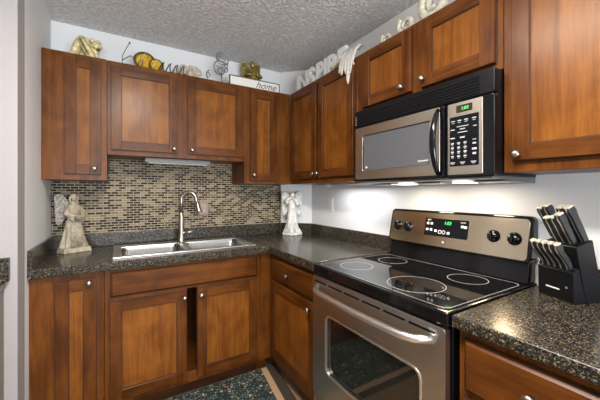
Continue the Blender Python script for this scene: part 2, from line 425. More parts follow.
cabinet(LR, 'base_cabinet', 'brown base cabinet with drawers right of the stove under the knife block', G4, .150, .578, .10, ZBT, DR-.001,
        [(.180,.556,.130,.655,(.53,.61))], [(.180,.556,.680,.842,(.368,.765))], toe=True)

cabinet(LR, 'base_cabinet', 'brown base cabinet with drawer over door at the near end of the right counter', G4, -.440, .149, .10, ZBT, DR-.001,
        [(-.415,.122,.130,.655,(.09,.61))], [(-.415,.122,.680,.842,(-.147,.765))], toe=True)

# ------------------------------------------------------------------ counters
SX0, SX1, SY0, SY1 = -.030, .850, 2.040, 2.520       # sink rim
wt = thing('countertop', (.3, 2.28, .874), 'dark speckled granite-look L-shaped countertop around the sink', 'countertop')
XC, YC, RY1 = .912, 1.967, 1.382
hx0, hx1, hy0, hy1 = SX0+.03, SX1-.03, SY0+.03, SY1-.10
b = MB(); b.cells([XL+.001, hx0, hx1, XC, XD, XW-.001], sorted([RY1, YC, hy0, hy1, YD, YB-.001]),
    lambda x, y: (y > YC or x > XC) and not (hx0 < x < hx1 and hy0 < y < hy1) and not (x > XD and y > YD), CT-.040, CTL)
b.prism([(XD,YB-.001),(XD,YD),(XW-.001,YD)], lambda p:(p[0],p[1],CT-.04), lambda p:(p[0],p[1],CTL))
b.build('worktop', GRAN, wt, .006, 3)
b = MB(); b.box(XL+.001, XL+.020, YC+.003, YB-.021, CTL, 1.016); b.box(XL+.001, XD-.01, YB-.020, YB-.0065, CTL, 1.016)
k = .0145
b.hexa([(XD-.010,YB-.020,CTL),(XW-.020,YD-.010,CTL),(XW-.001,YD-.001,CTL),(XD,YB-.0065,CTL),(XD-.010,YB-.020,1.016),(XW-.020,YD-.010,1.016),(XW-.001,YD-.001,1.016),(XD,YB-.0065,1.016)])
b.box(XW-.020, XW-.001, RY1, YD-.010, CTL, 1.016)
b.build('backsplash', GRAN, wt, .003, 2)
wt2 = thing('countertop', (1.23, .1, .874), 'dark speckled countertop right of the stove under the knife block', 'countertop')
b = MB(); b.box(XC, XW-.001, -.45, .582, CT-.040, CT); b.build('worktop', GRAN, wt2, .006, 3)
b = MB(); b.box(XW-.020, XW-.001, -.45, .582, CT, 1.016); b.build('backsplash', GRAN, wt2, .003, 2)
# small counter left of the wall end
wt3 = thing('countertop', (-.75, 1.5, .874), 'dark green speckled countertop end at the left edge beside the white wall', 'countertop')
b = MB(); b.box(-1.3, -.425, 1.20, 1.813, CT-.036, CT); b.build('worktop', GRAN, wt3, .010, 3)
b = MB(); b.box(-1.3, -.411, 1.785, 1.813, CT-.0, 1.018); b.build('backsplash', GRAN, wt3, .003, 2)
t = thing('base_cabinet', (-.8, 1.5, 0), 'grey brown base cabinet end at the far left edge of the photo', 'cabinet')
b = MB(); b.box(-1.3, -.432, 1.24, 1.812, .09, .8775); b.build('carcass', mat('greyed_wood', (.17,.13,.10), .45), t, .002, 1)
b = MB(); b.box(-1.3, -.45, 1.30, 1.812, 0, .0895); b.build('toe_kick', W_TOE, t)

# ------------------------------------------------------------------ sink and faucet
sk = thing('sink', ((SX0+SX1)/2, (SY0+SY1)/2, CTL), 'stainless steel double bowl sink set into the dark countertop', 'sink')
B1 = (.015, .375, 2.075, 2.405); B2 = (.425, .812, 2.075, 2.405)
b = MB()
xs = [SX0, B1[0], B1[1], B2[0], B2[1], SX1]; ys = [SY0, B1[2], B1[3], SY1]
b.cells(xs, ys, lambda x, y: not ((B1[0] < x < B1[1] or B2[0] < x < B2[1]) and B1[2] < y < B1[3]), CTL+.0005, CTL+.008)
b.build('rim', SINK, sk, .003, 2)
for (x0, x1, y0, y1) in (B1, B2):
    b = MB()
    R0 = [V((p[0],p[1],CTL+.005)) for p in rrect(x0-.001, x1+.001, y0-.001, y1+.001, .004, 6)]
    rr = [R0]
    for (ins, z, r) in ((.0, CTL-.002, .030), (.004, CTL-.02, .045), (.010, CTL-.150, .05), (.018, CTL-.168, .05), (.05, CTL-.178, .04)):
        rr.append([V((p[0],p[1],z)) for p in rrect(x0+ins, x1-ins, y0+ins, y1-ins, r, 6)])
    for i in range(len(rr)-1):
        A = [b.bm.verts.new(p) for p in rr[i]]; B = [b.bm.verts.new(p) for p in rr[i+1]]
        for j in range(len(A)): b.face([A[j], A[(j+1)%len(A)], B[(j+1)%len(A)], B[j]], i > 0)
    b.face([b.bm.verts.new(p) for p in rr[-1]])
    bmesh.ops.remove_doubles(b.bm, verts=b.bm.verts[:], dist=1e-5)
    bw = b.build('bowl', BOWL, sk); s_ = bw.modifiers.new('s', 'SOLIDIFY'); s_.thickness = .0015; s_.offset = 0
    b = MB(); cx, cy = (x0+x1)/2, (y0+y1)/2+.03
    b.lathe([(.045,0),(.045,.003),(.036,.004),(.030,.001),(.002,.0015)], (cx, cy, CTL-.1765), (0,0,1), 24); b.build('drain', CHROME, bw)
FX, FY = .412, 2.462
fc = thing('faucet', (FX, FY, CTL+.008), 'brushed nickel gooseneck pull-down faucet behind the sink', 'faucet')
b = MB(); b.lathe([(.030,0),(.030,.006),(.024,.012),(.021,.05),(.021,.13),(.018,.20),(.0155,.235)], (FX,FY,CTL+.0082), (0,0,1), 24); b.build('body', NICKEL, fc)
dr = V((.90,-.43,0)).normalized(); z0 = CTL+.24; pts = [V((FX,FY,z0)), V((FX,FY,1.235))]
R = .056
for k in range(1, 13):
    a = PI*k/12*1.02; pts.append(V((FX,FY,1.245)) + dr*(R-R*math.cos(a)) + V((0,0,R*math.sin(a)*1.1)))
pts.append(pts[-1] + dr*.006 + V((0,0,-.012)))
b = MB(); b.tube(pts, .0145, 14); b.build('spout', NICKEL, fc)
e = pts[-1]; dn = (dr*.22+V((0,0,-1))).normalized()
b = MB(); b.lathe([(.014,0),(.0155,.012),(.016,.04),(.021,.062),(.0215,.078),(.018,.081)], e, dn, 20); b.build('spray_head', NICKEL, fc)
b = MB(); h0 = V((FX,FY,CTL+.075)); b.cyl(h0, h0+dr*.032, .013, .012); b.tube([h0+dr*.032, h0+dr*.05+V((0,0,.002)), h0+dr*.088+V((0,0,.010))], [.009,.0065,.0055], 12); b.build('handle', NICKEL, fc)

# ------------------------------------------------------------------ range
RY0, RY1b = .590, 1.376
RX = .905
rg = thing('stove', (1.2, (RY0+RY1b)/2, 0), 'stainless and black electric glass-top stove between the counters', 'stove')
b = MB(); b.box(RX+.035, 1.535, RY0+.004, RY1b-.004, .05, .895)
for (x, y) in ((.99,RY0+.05),(.99,RY1b-.05),(1.48,RY0+.05),(1.48,RY1b-.05)): b.cyl((x,y,0),(x,y,.055),.018,n=12)
b.build('body', BLKM, rg, .002, 1)
b = MB(); b.box(RX+.002, 1.545, RY0, RY1b, .868, .916); b.build('cooktop_frame', BLK, rg, .006, 3)
b = MB(); b.prism(rrect(RX+.018, 1.46, RY0+.014, RY1b-.014, .02), lambda p:(p[0],p[1],.9145), lambda p:(p[0],p[1],.9185)); ck = b.build('glass_cooktop', GLASSTOP, rg, .001, 1)
b = MB(); w_ = .0016
b.frame(rrect(RX+.024, 1.452, RY0+.020, RY1b-.020, .035), rrect(RX+.024+w_, 1.452-w_*1.5, RY0+.020+w_, RY1b-.020-w_, .0345), lambda p:(p[0],p[1],.9183), lambda p:(p[0],p[1],.9187))
b.build('border_line', RINGM, ck)
for (x, y, r) in ((1.335,1.205,.078), (1.075,.845,.117), (1.075,1.215,.085), (1.335,.775,.082)):
    b = MB(); n = 56
    ci = lambda rr: [(x+rr*math.cos(2*PI*k/n), y+rr*math.sin(2*PI*k/n)) for k in range(n)]
    b.frame(ci(r), ci(r-.0022), lambda p:(p[0],p[1],.9183), lambda p:(p[0],p[1],.9188)); b.build('burner_ring', RINGM, ck)
# oven door
DZ0, DZ1 = .232, .862; DY0, DY1 = RY0+.006, RY1b-.006
xf = lambda d: (lambda p: (RX-.005+d, p[0], p[1]))
dr_ = thing('x', (0,0,0), None, None); bpy.data.objects.remove(dr_)
b = MB(); b.frame(rrect(DY0, DY1, DZ0, DZ1, .012, 4), rrect(.690, 1.250, .388, .682, .035, 4), xf(.001), xf(.030))
od = b.build('oven_door', STEEL, rg, .002, 2)
b = MB(); b.box(RX+.008, RX+.022, .680, 1.26, .378, .692); b.build('window', OVGLASS, od)
b = MB(); b.frame(rrect(.684, 1.256, .382, .688, .038, 4), rrect(.692, 1.248, .390, .680, .034, 4), xf(-.0022), xf(.004)); b.build('window_trim', CHROME, od, .001, 1)
for k in range(6):
    y1 = 1.352-k*.1225; b = MB(); b.prism(rrect(y1-.107, y1, .8325, .8405, .0038, 3), xf(-.0006), xf(.0045)); b.build('vent_slot', BLKM, od)
hp = []
for k in range(17):
    u = k/16; y = 1.322-u*(1.322-.640); e_ = min(u, 1-u)
    x = RX-.006 - .055*min(1, (e_/.10))**.55 if e_ > 0 else RX-.006
    hp.append((x, y, .808-.010*math.sin(PI*u)+.004))
b = MB(); b.tube(hp, .0130, 14, flat=1.1); b.build('handle', CHROME, od)
b = MB(); b.box(RX+.001, RX+.03, DY0, DY1, .055, .226); b.box(RX-.006, RX+.001, DY0+.01, DY1-.01, .19, .212); b.build('storage_drawer', STEEL, rg, .003, 2)
# backguard: a black shell leaning back, steel control panel on it
sh = lambda z: 1.470 + (z-.92)*.22
def bgbox(bb, y0, y1, z0, z1, d0, d1):
    bb.hexa([(sh(z0)-d1,y0,z0),(sh(z0)-d0,y0,z0),(sh(z0)-d0,y1,z0),(sh(z0)-d1,y1,z0),(sh(z1)-d1,y0,z1),(sh(z1)-d0,y0,z1),(sh(z1)-d0,y1,z1),(sh(z1)-d1,y1,z1)])
BG0, BG1 = .588, 1.366
b = MB(); b.hexa([(1.472,BG0+.012,.9165),(1.548,BG0+.012,.9165),(1.548,BG1-.012,.9165),(1.472,BG1-.012,.9165),(sh(1.02),BG0+.012,1.02),(1.548,BG0+.012,1.02),(1.548,BG1-.012,1.02),(sh(1.02),BG1-.012,1.02)])
b.build('lower_backguard', BLK, rg, .004, 2)
b = MB(); f0 = lambda p:(sh(p[1])-.018, p[0], p[1]); f1 = lambda p:(1.548, p[0], p[1])
b.prism(rrect(BG0, BG1, 1.003, 1.202, .022, 5), f0, f1); bgd = b.build('backguard', BLK, rg, .006, 3)
fp = lambda d: (lambda p: (sh(p[1])-.018-d, p[0], p[1]))
b = MB(); b.prism(rrect(BG0+.014, BG1-.012, 1.014, 1.190, .016, 5), fp(0), fp(.0025)); cp = b.build('control_panel', STEEL_P, rg, .001, 1)
pm = basis((sh(1.11)-.018-.0032, 0, 1.11), (0,-1,0), (.22,0,1))
def onp(y, z, d=.0032):
    return basis((sh(z)-.018-d, y, z), (0,-1,0), (.22,0,1))
b = MB(); b.prism(rrect(.862, 1.110, 1.068, 1.162, .006, 3), fp(.0015), fp(.0036)); dp = b.build('display', KEYPAD, cp)
text('display_digits', '1:03', .024, GREENLED, onp(.975, 1.140, .0040), dp, shear=.15)
text('display_marks', 'BAKE', .010, WHITE, onp(1.085, 1.152, .0040), dp); text('display_marks', 'CLEAN', .009, WHITE, onp(.892, 1.150, .0040), dp)
b = MB()
for (y, z) in ((1.092,1.133),(1.068,1.133),(1.092,1.100),(1.068,1.100),(1.040,1.096),(.965,1.090),(.893,1.130),(.877,1.128)):
    bgbox(b, y-.007, y+.007, z-.006, z+.006, .0218, .0222)
for y in (1.014, .992):
    n = 20; ci = lambda rr: [(y+rr*math.cos(2*PI*k/n), 1.092+rr*math.sin(2*PI*k/n)) for k in range(n)]
    b.frame(ci(.010), ci(.0075), fp(.0036), fp(.0041))
b.build('display_buttons', WHITE, dp)
b = MB(); b.lathe([(.006,0),(.006,.001),(.002,.0015)], (sh(1.038)-.0205, .990, 1.038), (-1,0,.22), 16); b.build('maker_badge', CHROME, cp)
for (y, z) in ((1.298,1.103),(1.222,1.100),(.742,1.103),(.655,1.101)):
    c = V((sh(z)-.0205, y, z)); n_ = V((-1,0,.22)).normalized()
    b = MB(); b.lathe([(.029,0),(.029,.0015),(.024,.003),(.021,.018),(.019,.021),(.001,.022)], c, n_, 28)
    e2 = V((0,1,0)); e3 = n_.cross(e2).normalized()
    b.obox(c+n_*.024, e2*.0045, e3*.020, n_*.009)
    kb = b.build('control_knob', BLK, cp)
    b = MB()
    for q in range(9):
        a = PI*(-.25+1.5*q/8); p = c + (e2*math.cos(a)+e3*math.sin(a))*.0345 + n_*.0003
        b.obox(p, e2*.0012, e3*.0012, n_*.0004)
    b.build('dial_marks', BLKM, kb)

# ------------------------------------------------------------------ microwave
MX = 1.200; MY0, MY1 = .594, 1.375; MZ0, MZ1 = 1.366, 1.777
mw = thing('microwave', (1.37, (MY0+MY1)/2, MZ0), 'black and stainless over-the-range microwave above the stove', 'microwave')
b = MB(); b.box(MX+.028, XW-.002, MY0+.004, MY1-.004, MZ0+.004, MZ1); b.build('body', BLKM, mw, .003, 2)
b = MB(); b.hexa([(MX+.01,MY0+.01,1.360),(XW-.004,MY0+.006,1.345),(XW-.004,MY1-.006,1.345),(MX+.01,MY1-.01,1.360),(MX+.01,MY0+.01,1.3695),(XW-.004,MY0+.006,1.3695),(XW-.004,MY1-.006,1.3695),(MX+.01,MY1-.01,1.3695)])
bp = b.build('bottom_pan', mat('microwave_bottom_grey', (.16,.16,.16), .35, .6), mw, .001, 1)
b = MB()
for y in (.68, .96, 1.26):
    b.box(1.30, 1.46, y-.075, y+.075, 1.348, 1.352)
b.build('grease_filter', STEEL, bp)
mf = lambda d: (lambda p: (MX-d, p[0], p[1]))
b = MB(); b.prism(rrect(MY0, MY1, MZ1-.094, MZ1, .010, 3), mf(-.029), mf(0)); vg = b.build('vent_grille', BLKM, mw, .003, 2)
b = MB()
for k in range(6):
    z = MZ1-.020-k*.0125
    b.hexa([(MX-.004,MY0+.055,z-.003),(MX+.002,MY0+.055,z-.003),(MX+.002,MY1-.03,z-.003),(MX-.004,MY1-.03,z-.003),(MX-.001,MY0+.055,z+.003),(MX+.002,MY0+.055,z+.003),(MX+.002,MY1-.03,z+.003),(MX-.001,MY1-.03,z+.003)])
b.build('louver', BLK, vg)
b = MB()
for k in range(4): b.box(MX-.001, MX+.001, MY1-.017, MY1-.012, 1.700+k*.014, 1.706+k*.014)
b.build('side_marks', mat('grille_print', (.35,.35,.35), .5), vg)
DYS = .795     # split between door and control side
b = MB(); b.frame(rrect(DYS, MY1, MZ0, MZ1-.096, .008, 3), rrect(.868, 1.300, 1.432, 1.626, .006, 3), mf(-.028), mf(.002)); md = b.build('door', BLK, mw, .004, 2)
b = MB(); b.frame(rrect(DYS+.022, MY1-.012, MZ0+.014, MZ1-.100, .006, 3), rrect(.866, 1.302, 1.430, 1.628, .005, 3), mf(.001), mf(.0035)); b.build('door_face', STEEL_M, md, .001, 1)
b = MB(); b.box(MX+.004, MX+.012, .860, 1.31, 1.425, 1.632); b.build('window', MWGLASS, md)
text('maker_lettering', 'Spacemaker', .012, WHITE, basis((MX-.0002+.003, .905, 1.452), (0,-1,0), (0,0,1)), md, bold=.0002)
b = MB(); b.lathe([(.007,0),(.007,.0006),(.003,.001)], (MX+.0035, 1.278, 1.447), (-1,0,0), 16); b.build('maker_badge', PLASTW, md)
hp = []
for k in range(15):
    u = k/14; z = 1.384+u*(1.664-1.384); e_ = math.sin(PI*u)
    hp.append((MX-.006-.040*e_**.7, .822-.0*e_, z))
b = MB(); b.tube(hp, [.010+.004*math.sin(PI*k/14) for k in range(15)], 14, flat=.8); b.build('handle', BLK, md)
b = MB(); b.prism(rrect(MY0, DYS-.003, MZ0, MZ1-.096, .010, 3), mf(-.028), mf(0)); cs = b.build('control_side', BLK, mw, .006, 3)
b = MB(); b.prism(rrect(.636, .780, MZ0+.012, MZ1-.102, .004, 3), mf(0), mf(.0025)); cf = b.build('control_face', STEEL_M, cs, .001, 1)
b = MB(); b.prism(rrect(.650, .770, 1.413, 1.618, .004, 3), mf(.002), mf(.0032)); kp = b.build('keypad', KEYPAD, cs)
b = MB(); b.prism(rrect(.675, .742, 1.632, 1.662, .002, 3), mf(.002), mf(.0032)); ds = b.build('display', mat('display_film', (.03,.02,.008), .2), cs)
text('display_digits', '1:03', .018, GREENLED, basis((MX-.0035, .706, 1.647), (0,-1,0), (0,0,1)), ds, shear=.1)
b = MB()
def key(y, z, w, h): b.box(MX-.0038, MX-.003, y-w/2, y+w/2, z-h/2, z+h/2)
for y in (.755,.728,.700,.668): key(y, 1.600, .016, .004); key(y, 1.592, .012, .002)
key(.715, 1.575, .05, .003); key(.757, 1.565, .016, .004); key(.715, 1.564, .022, .004); key(.665,1.568,.014,.003); key(.715, 1.551, .040, .003)
key(.757, 1.530, .018, .005); key(.716, 1.530, .020, .006)
for r in range(4):
    for q in range(3): key(.758-.027*q, 1.508-.018*r, .012, .006); key(.758-.027*q, 1.501-.018*r, .008, .002)
key(.667, 1.515, .014, .003); key(.667, 1.500, .014, .006); key(.667, 1.478, .018, .008); key(.667, 1.460, .014, .008)
for y in (.757,.715,.670): key(y, 1.428, .020, .004); key(y, 1.422, .012, .002)
b.build('key_print', mat('key_print', (.42,.42,.44), .5), kp)

for y in (1.12, .80):
    b = MB(); b.prism(rrect(1.32, 1.40, y-.045, y+.045, .02, 4), lambda p:(p[0],p[1],1.3505), lambda p:(p[0],p[1],1.3535)); 
    for v in b.bm.verts: v.co.z -= .003
    b.build('lamp_lens', mat('lit_lamp_lens', (.8,.8,.8), .4, Emission_Color=(1,.86,.68,1), Emission_Strength=6.0), bp)
    a_ = area('cooktop_lamp', (1.36, y, 1.341), (1.36, y, 0), .07, .09, 1.2, (1.0, .86, .68)); a_.data.spread = PI
# ------------------------------------------------------------------ lights under the cabinets
uc = thing('under_cabinet_light', (.33, 2.36, 1.51), 'long grey light fixture under the short cabinet over the sink', 'light fixture')
b = MB(); b.box(.155, .600, 2.335, 2.405, 1.516, 1.5465); b.build('housing', mat('fixture_grey', (.16,.16,.155), .5), uc, .004, 2)
b = MB(); b.box(.175, .580, 2.345, 2.395, 1.5105, 1.5155); b.build('diffuser', PLASTW, uc, .002, 1)
a_ = area('added_strip_fill', (1.407, 1.65, 1.3565), (1.407, 1.65, .9), .02, .45, 1.9, (.95, .98, 1.0)); a_.rotation_euler = (0, .12, 0)  # added fill at the light strip, brightens the wall and counter below
uc = thing('under_cabinet_light', (1.4, 1.7, 1.35), 'thin silver light strip with cord under the cabinet left of the microwave', 'light fixture')
b = MB(); b.box(1.395, 1.420, 1.40, 1.905, 1.359, 1.3745); b.build('housing', CHROME, uc, .003, 2)
b = MB(); p0 = V((1.405, 1.905, 1.366))
b.tube([p0+V((0.01*math.sin(k*1.7), k*.020, -.010+.010*math.cos(k*2.3)-.0*k)) for k in range(12)], .0028, 8); b.build('cord', PLASTW, uc)

# ------------------------------------------------------------------ outlets
def outlet(M, u, z, m, label, sw):
    t = thing('wall_outlet', M(V((u, 0, z-.06))), label, 'outlet')
    b = MB(M); b.box(u-.036, u+.036, 0.0002, .005, z-.058, z+.058); b.build('cover_plate', m, t, .002, 2)
    b = MB(M)
    if sw: b.box(u-.014, u+.014, .005, .0075, z-.034, z+.034); b.box(u-.006,u+.006,.0075,.011,z-.006,z+.012)
    else:
        for dz in (-.021, .021): b.box(u-.015, u+.015, .005, .0072, z+dz-.013, z+dz+.013)
    b.build('switch' if sw else 'receptacle', mat('outlet_insert', (.33,.25,.20), .4) if sw else PLASTW, t, .001, 1)
outlet(BACKF(YB-.0062), .612, 1.176, ALMOND, 'pinkish tan switch plate on the mosaic tile right of the faucet', True)
outlet(RIGHTF(XW-.0003), 2.085, 1.200, PAINT, 'wall-coloured outlet plate on the right wall past the white angel', False)

# ------------------------------------------------------------------ rug
def mk_rug():
    m = mat('rug_pattern', (.05,.06,.05), .95); t = NT(m); co = t.coords((1,1,1), 'World')
    n0 = t.n('ShaderNodeTexNoise', i_Scale=14.0, i_Detail=2.0); t.l(co, n0.inputs['Vector'])
    ad = t.n('ShaderNodeVectorMath', operation='MULTIPLY_ADD'); t.l(n0.outputs['Color'], ad.inputs[0]); ad.inputs[1].default_value = (.03,.03,.03); t.l(co, ad.inputs[2])
    v = t.n('ShaderNodeTexVoronoi', i_Scale=50.0, i_Randomness=1.0); t.l(ad.outputs[0], v.inputs['Vector'])
    v2 = t.n('ShaderNodeTexVoronoi', feature='DISTANCE_TO_EDGE', i_Scale=50.0); t.l(ad.outputs[0], v2.inputs['Vector'])
    s = t.n('ShaderNodeSeparateColor'); t.l(v.outputs['Color'], s.inputs[0])
    c = t.ramp(s.outputs[0], [(0,(.035,.060,.048)),(.30,(.15,.19,.155)),(.58,(.07,.11,.08)),(.76,(.27,.31,.26)),(.90,(.50,.46,.33)),(.975,(.28,.12,.07))], 'CONSTANT')
    e = t.ramp(v2.outputs[0], [(.08,(0,)*3),(.26,(1,)*3)])
    t.l(t.mix(e, (.008,.012,.012), c), t.b.inputs['Base Color']); t.bump(v2.outputs[0], .5, .004); return m
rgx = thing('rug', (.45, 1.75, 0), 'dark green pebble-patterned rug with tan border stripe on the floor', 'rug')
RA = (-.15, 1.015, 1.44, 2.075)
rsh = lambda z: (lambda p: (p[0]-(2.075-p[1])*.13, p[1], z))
b = MB(); b.prism(rrect(*RA, .01, 2), rsh(.0003), rsh(.007)); b.build('backing', mat('rug_binding_and_floor_shade', (.045,.030,.018), .9), rgx, .002, 1)  # dark binding, widened on the right to stand in for floor shade
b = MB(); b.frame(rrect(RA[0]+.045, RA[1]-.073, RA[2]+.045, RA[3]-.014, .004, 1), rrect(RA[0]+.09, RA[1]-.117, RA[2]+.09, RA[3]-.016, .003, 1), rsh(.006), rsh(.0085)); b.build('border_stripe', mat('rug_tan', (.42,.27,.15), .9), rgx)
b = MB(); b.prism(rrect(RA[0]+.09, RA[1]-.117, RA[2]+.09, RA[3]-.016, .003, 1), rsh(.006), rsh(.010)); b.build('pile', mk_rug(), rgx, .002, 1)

# ------------------------------------------------------------------ knife block
kbP = V((1.412, .538, CT)); ka = V((-.40,-.916,0)).normalized(); kn = V((-.916,.40,0)).normalized()
KW = .136
def kp_(a, s, z): return kbP + ka*a + kn*s + V((0,0,z))       # s: forward of the front face
kb = thing('knife_block', kp_(KW/2, -.07, .0), 'black slanted knife block on the counter right of the stove', 'knife block')
b = MB(); b.prism([(0,0),(-.052,0),(-.022,.122),(.004,.108),(.002,.10)], lambda p: kp_(0,p[0],p[1]+.0005), lambda p: kp_(KW,p[0],p[1]+.0005)); fb = b.build('front_block', BLOCKW, kb, .0015, 1)
b = MB(); b.prism([(-.0535,0),(-.128,0),(-.080,.222),(-.012,.198)], lambda p: kp_(.004,p[0],p[1]+.0005), lambda p: kp_(KW-.002,p[0],p[1]+.0005)); rb = b.build('rear_block', BLOCKW, kb, .0015, 1)
b = MB(); b.obox(kp_(KW*.44, .0012, .038), ka*.026, kn*.0006, V((0,0,.0022))); b.build('maker_mark', WHITE, fb)
b = MB(); b.obox(kp_(KW*.82, .0012, .052), ka*.003, kn*.0005, V((0,0,.003))); b.build('maker_emblem', mat('grey_print', (.25,.25,.25), .5), fb)
kax = (kn*math.sin(.49)+V((0,0,math.cos(.49)))).normalized(); kf = kax.cross(ka).normalized()
HND = mat('knife_handle_black', (.016,.016,.018), .3)
def knife(p, L, w, th, label, grp, curve=0.0):
    t = thing('knife', p, label, 'knife', grp)
    n = 7; poly = []; p = p + kax*.001
    prof = [(0,.38),(.15,.42),(.4,.50),(.7,.50),(.9,.62),(1.0,.50)]
    off = lambda u: curve*math.sin(u*2*PI)
    L1 = [(u*L, q*w + off(u)) for u, q in prof]; L2 = [(u*L, -q*w*.9 + off(u)) for u, q in reversed(prof)]
    f = lambda d: (lambda q: p + kax*q[0] + kf*q[1] + ka*d)
    for sgn in (-1, 1):
        b = MB(); b.prism(L1+L2, f(sgn*.0016), f(sgn*th/2)); b.build('handle_scale', HND, t, .0015, 2)
    b = MB(); b.prism([(x, y*1.04) for x, y in L1+L2], f(-.0024), f(.0024)); b.build('tang', CHROME, t, .0004, 1)
    b = MB(); b.prism([(L,.5*w+off(1)),(L+.006,.42*w),(L+.006,-.36*w),(L,-.45*w+off(1))], f(-th/2+.0005), f(th/2-.0005)); b.build('end_cap', mat_cap, t, .001, 1)
mat_cap = mat('polished_bolster', (.78,.72,.58), .35, .5)
sk_lab = ['leftmost of the five steak knives in the front of the block', 'second steak knife from the left in the front of the block', 'middle one of the five steak knives in the front block', 'fourth steak knife from the left in the front block', 'rightmost of the five steak knives in the front of the block']
for k in range(5):
    knife(kp_(.017+.0235*k, -.010, .1165), .100, .020, .0185, sk_lab[k], 'steak knives in the front row', .0045)
big = [(.008,-.066,.128,.026,'large knife at the upper left corner of the rear block'),
       (.034,-.066,.138,.026,'tallest large knife of the left pair in the rear block'),
       (.052,-.034,.100,.021,'medium knife in the middle of the block, directly behind the steak knives'),
       (.077,-.034,.104,.021,'medium knife right of the middle one, behind the steak knives'),
       (.088,-.066,.134,.026,'tall dark handled knife of the right group, rear row'),
       (.103,-.034,.118,.024,'front knife at the right edge of the rear block'),
       (.115,-.066,.134,.026,'rearmost large knife nearest the wall at the right edge of the block')]
for a_, s_, L_, w_, lab in big:
    z_ = .198 + (-.012-s_)*.353 + .001
    knife(kp_(a_, s_, z_), L_, w_, .0225, lab, 'large knives in the rear row')

# ------------------------------------------------------------------ statues
def feather_wing(b, o, sx, S, ang=.45, th=.010):
    # upright wing: long feathers hang from an arched leading edge; o is the shoulder blade, S the figure height
    o = V(o); lead = []
    P3 = lambda x, z, y=0: o + V((sx*x*math.cos(ang), x*math.sin(ang)+y, z))*S
    n = 11
    for k in range(n):
        u = k/(n-1)
        st = (.015+.185*u, .02+.215*math.sin(min(1.0, .12+u*1.15)*PI*.56))
        tp = (.045+.135*u**.8, -.12-.15*math.sin(u*2.2))
        lead.append(P3(*st))
        for row, fr in enumerate((1.0, .62, .34)):
            if row and k % 2 and k < n-1: pass
            q = (st[0]+(tp[0]-st[0])*fr, st[1]+(tp[1]-st[1])*fr)
            A, B_ = P3(st[0], st[1], -.004*row), P3(q[0], q[1], -.010*row)
            d = (B_-A).normalized(); w = d.cross(V((0,1,0))).normalized(); t3 = w.cross(d)
            Rm = Matrix((w, t3, d)).transposed()
            b.sphere((A+B_)/2, (.0165*S*(1+.15*row), th*S*.8, (B_-A).length*.53), 8, 8, Rm)
    b.tube(lead, [.016*S]*n, 8)
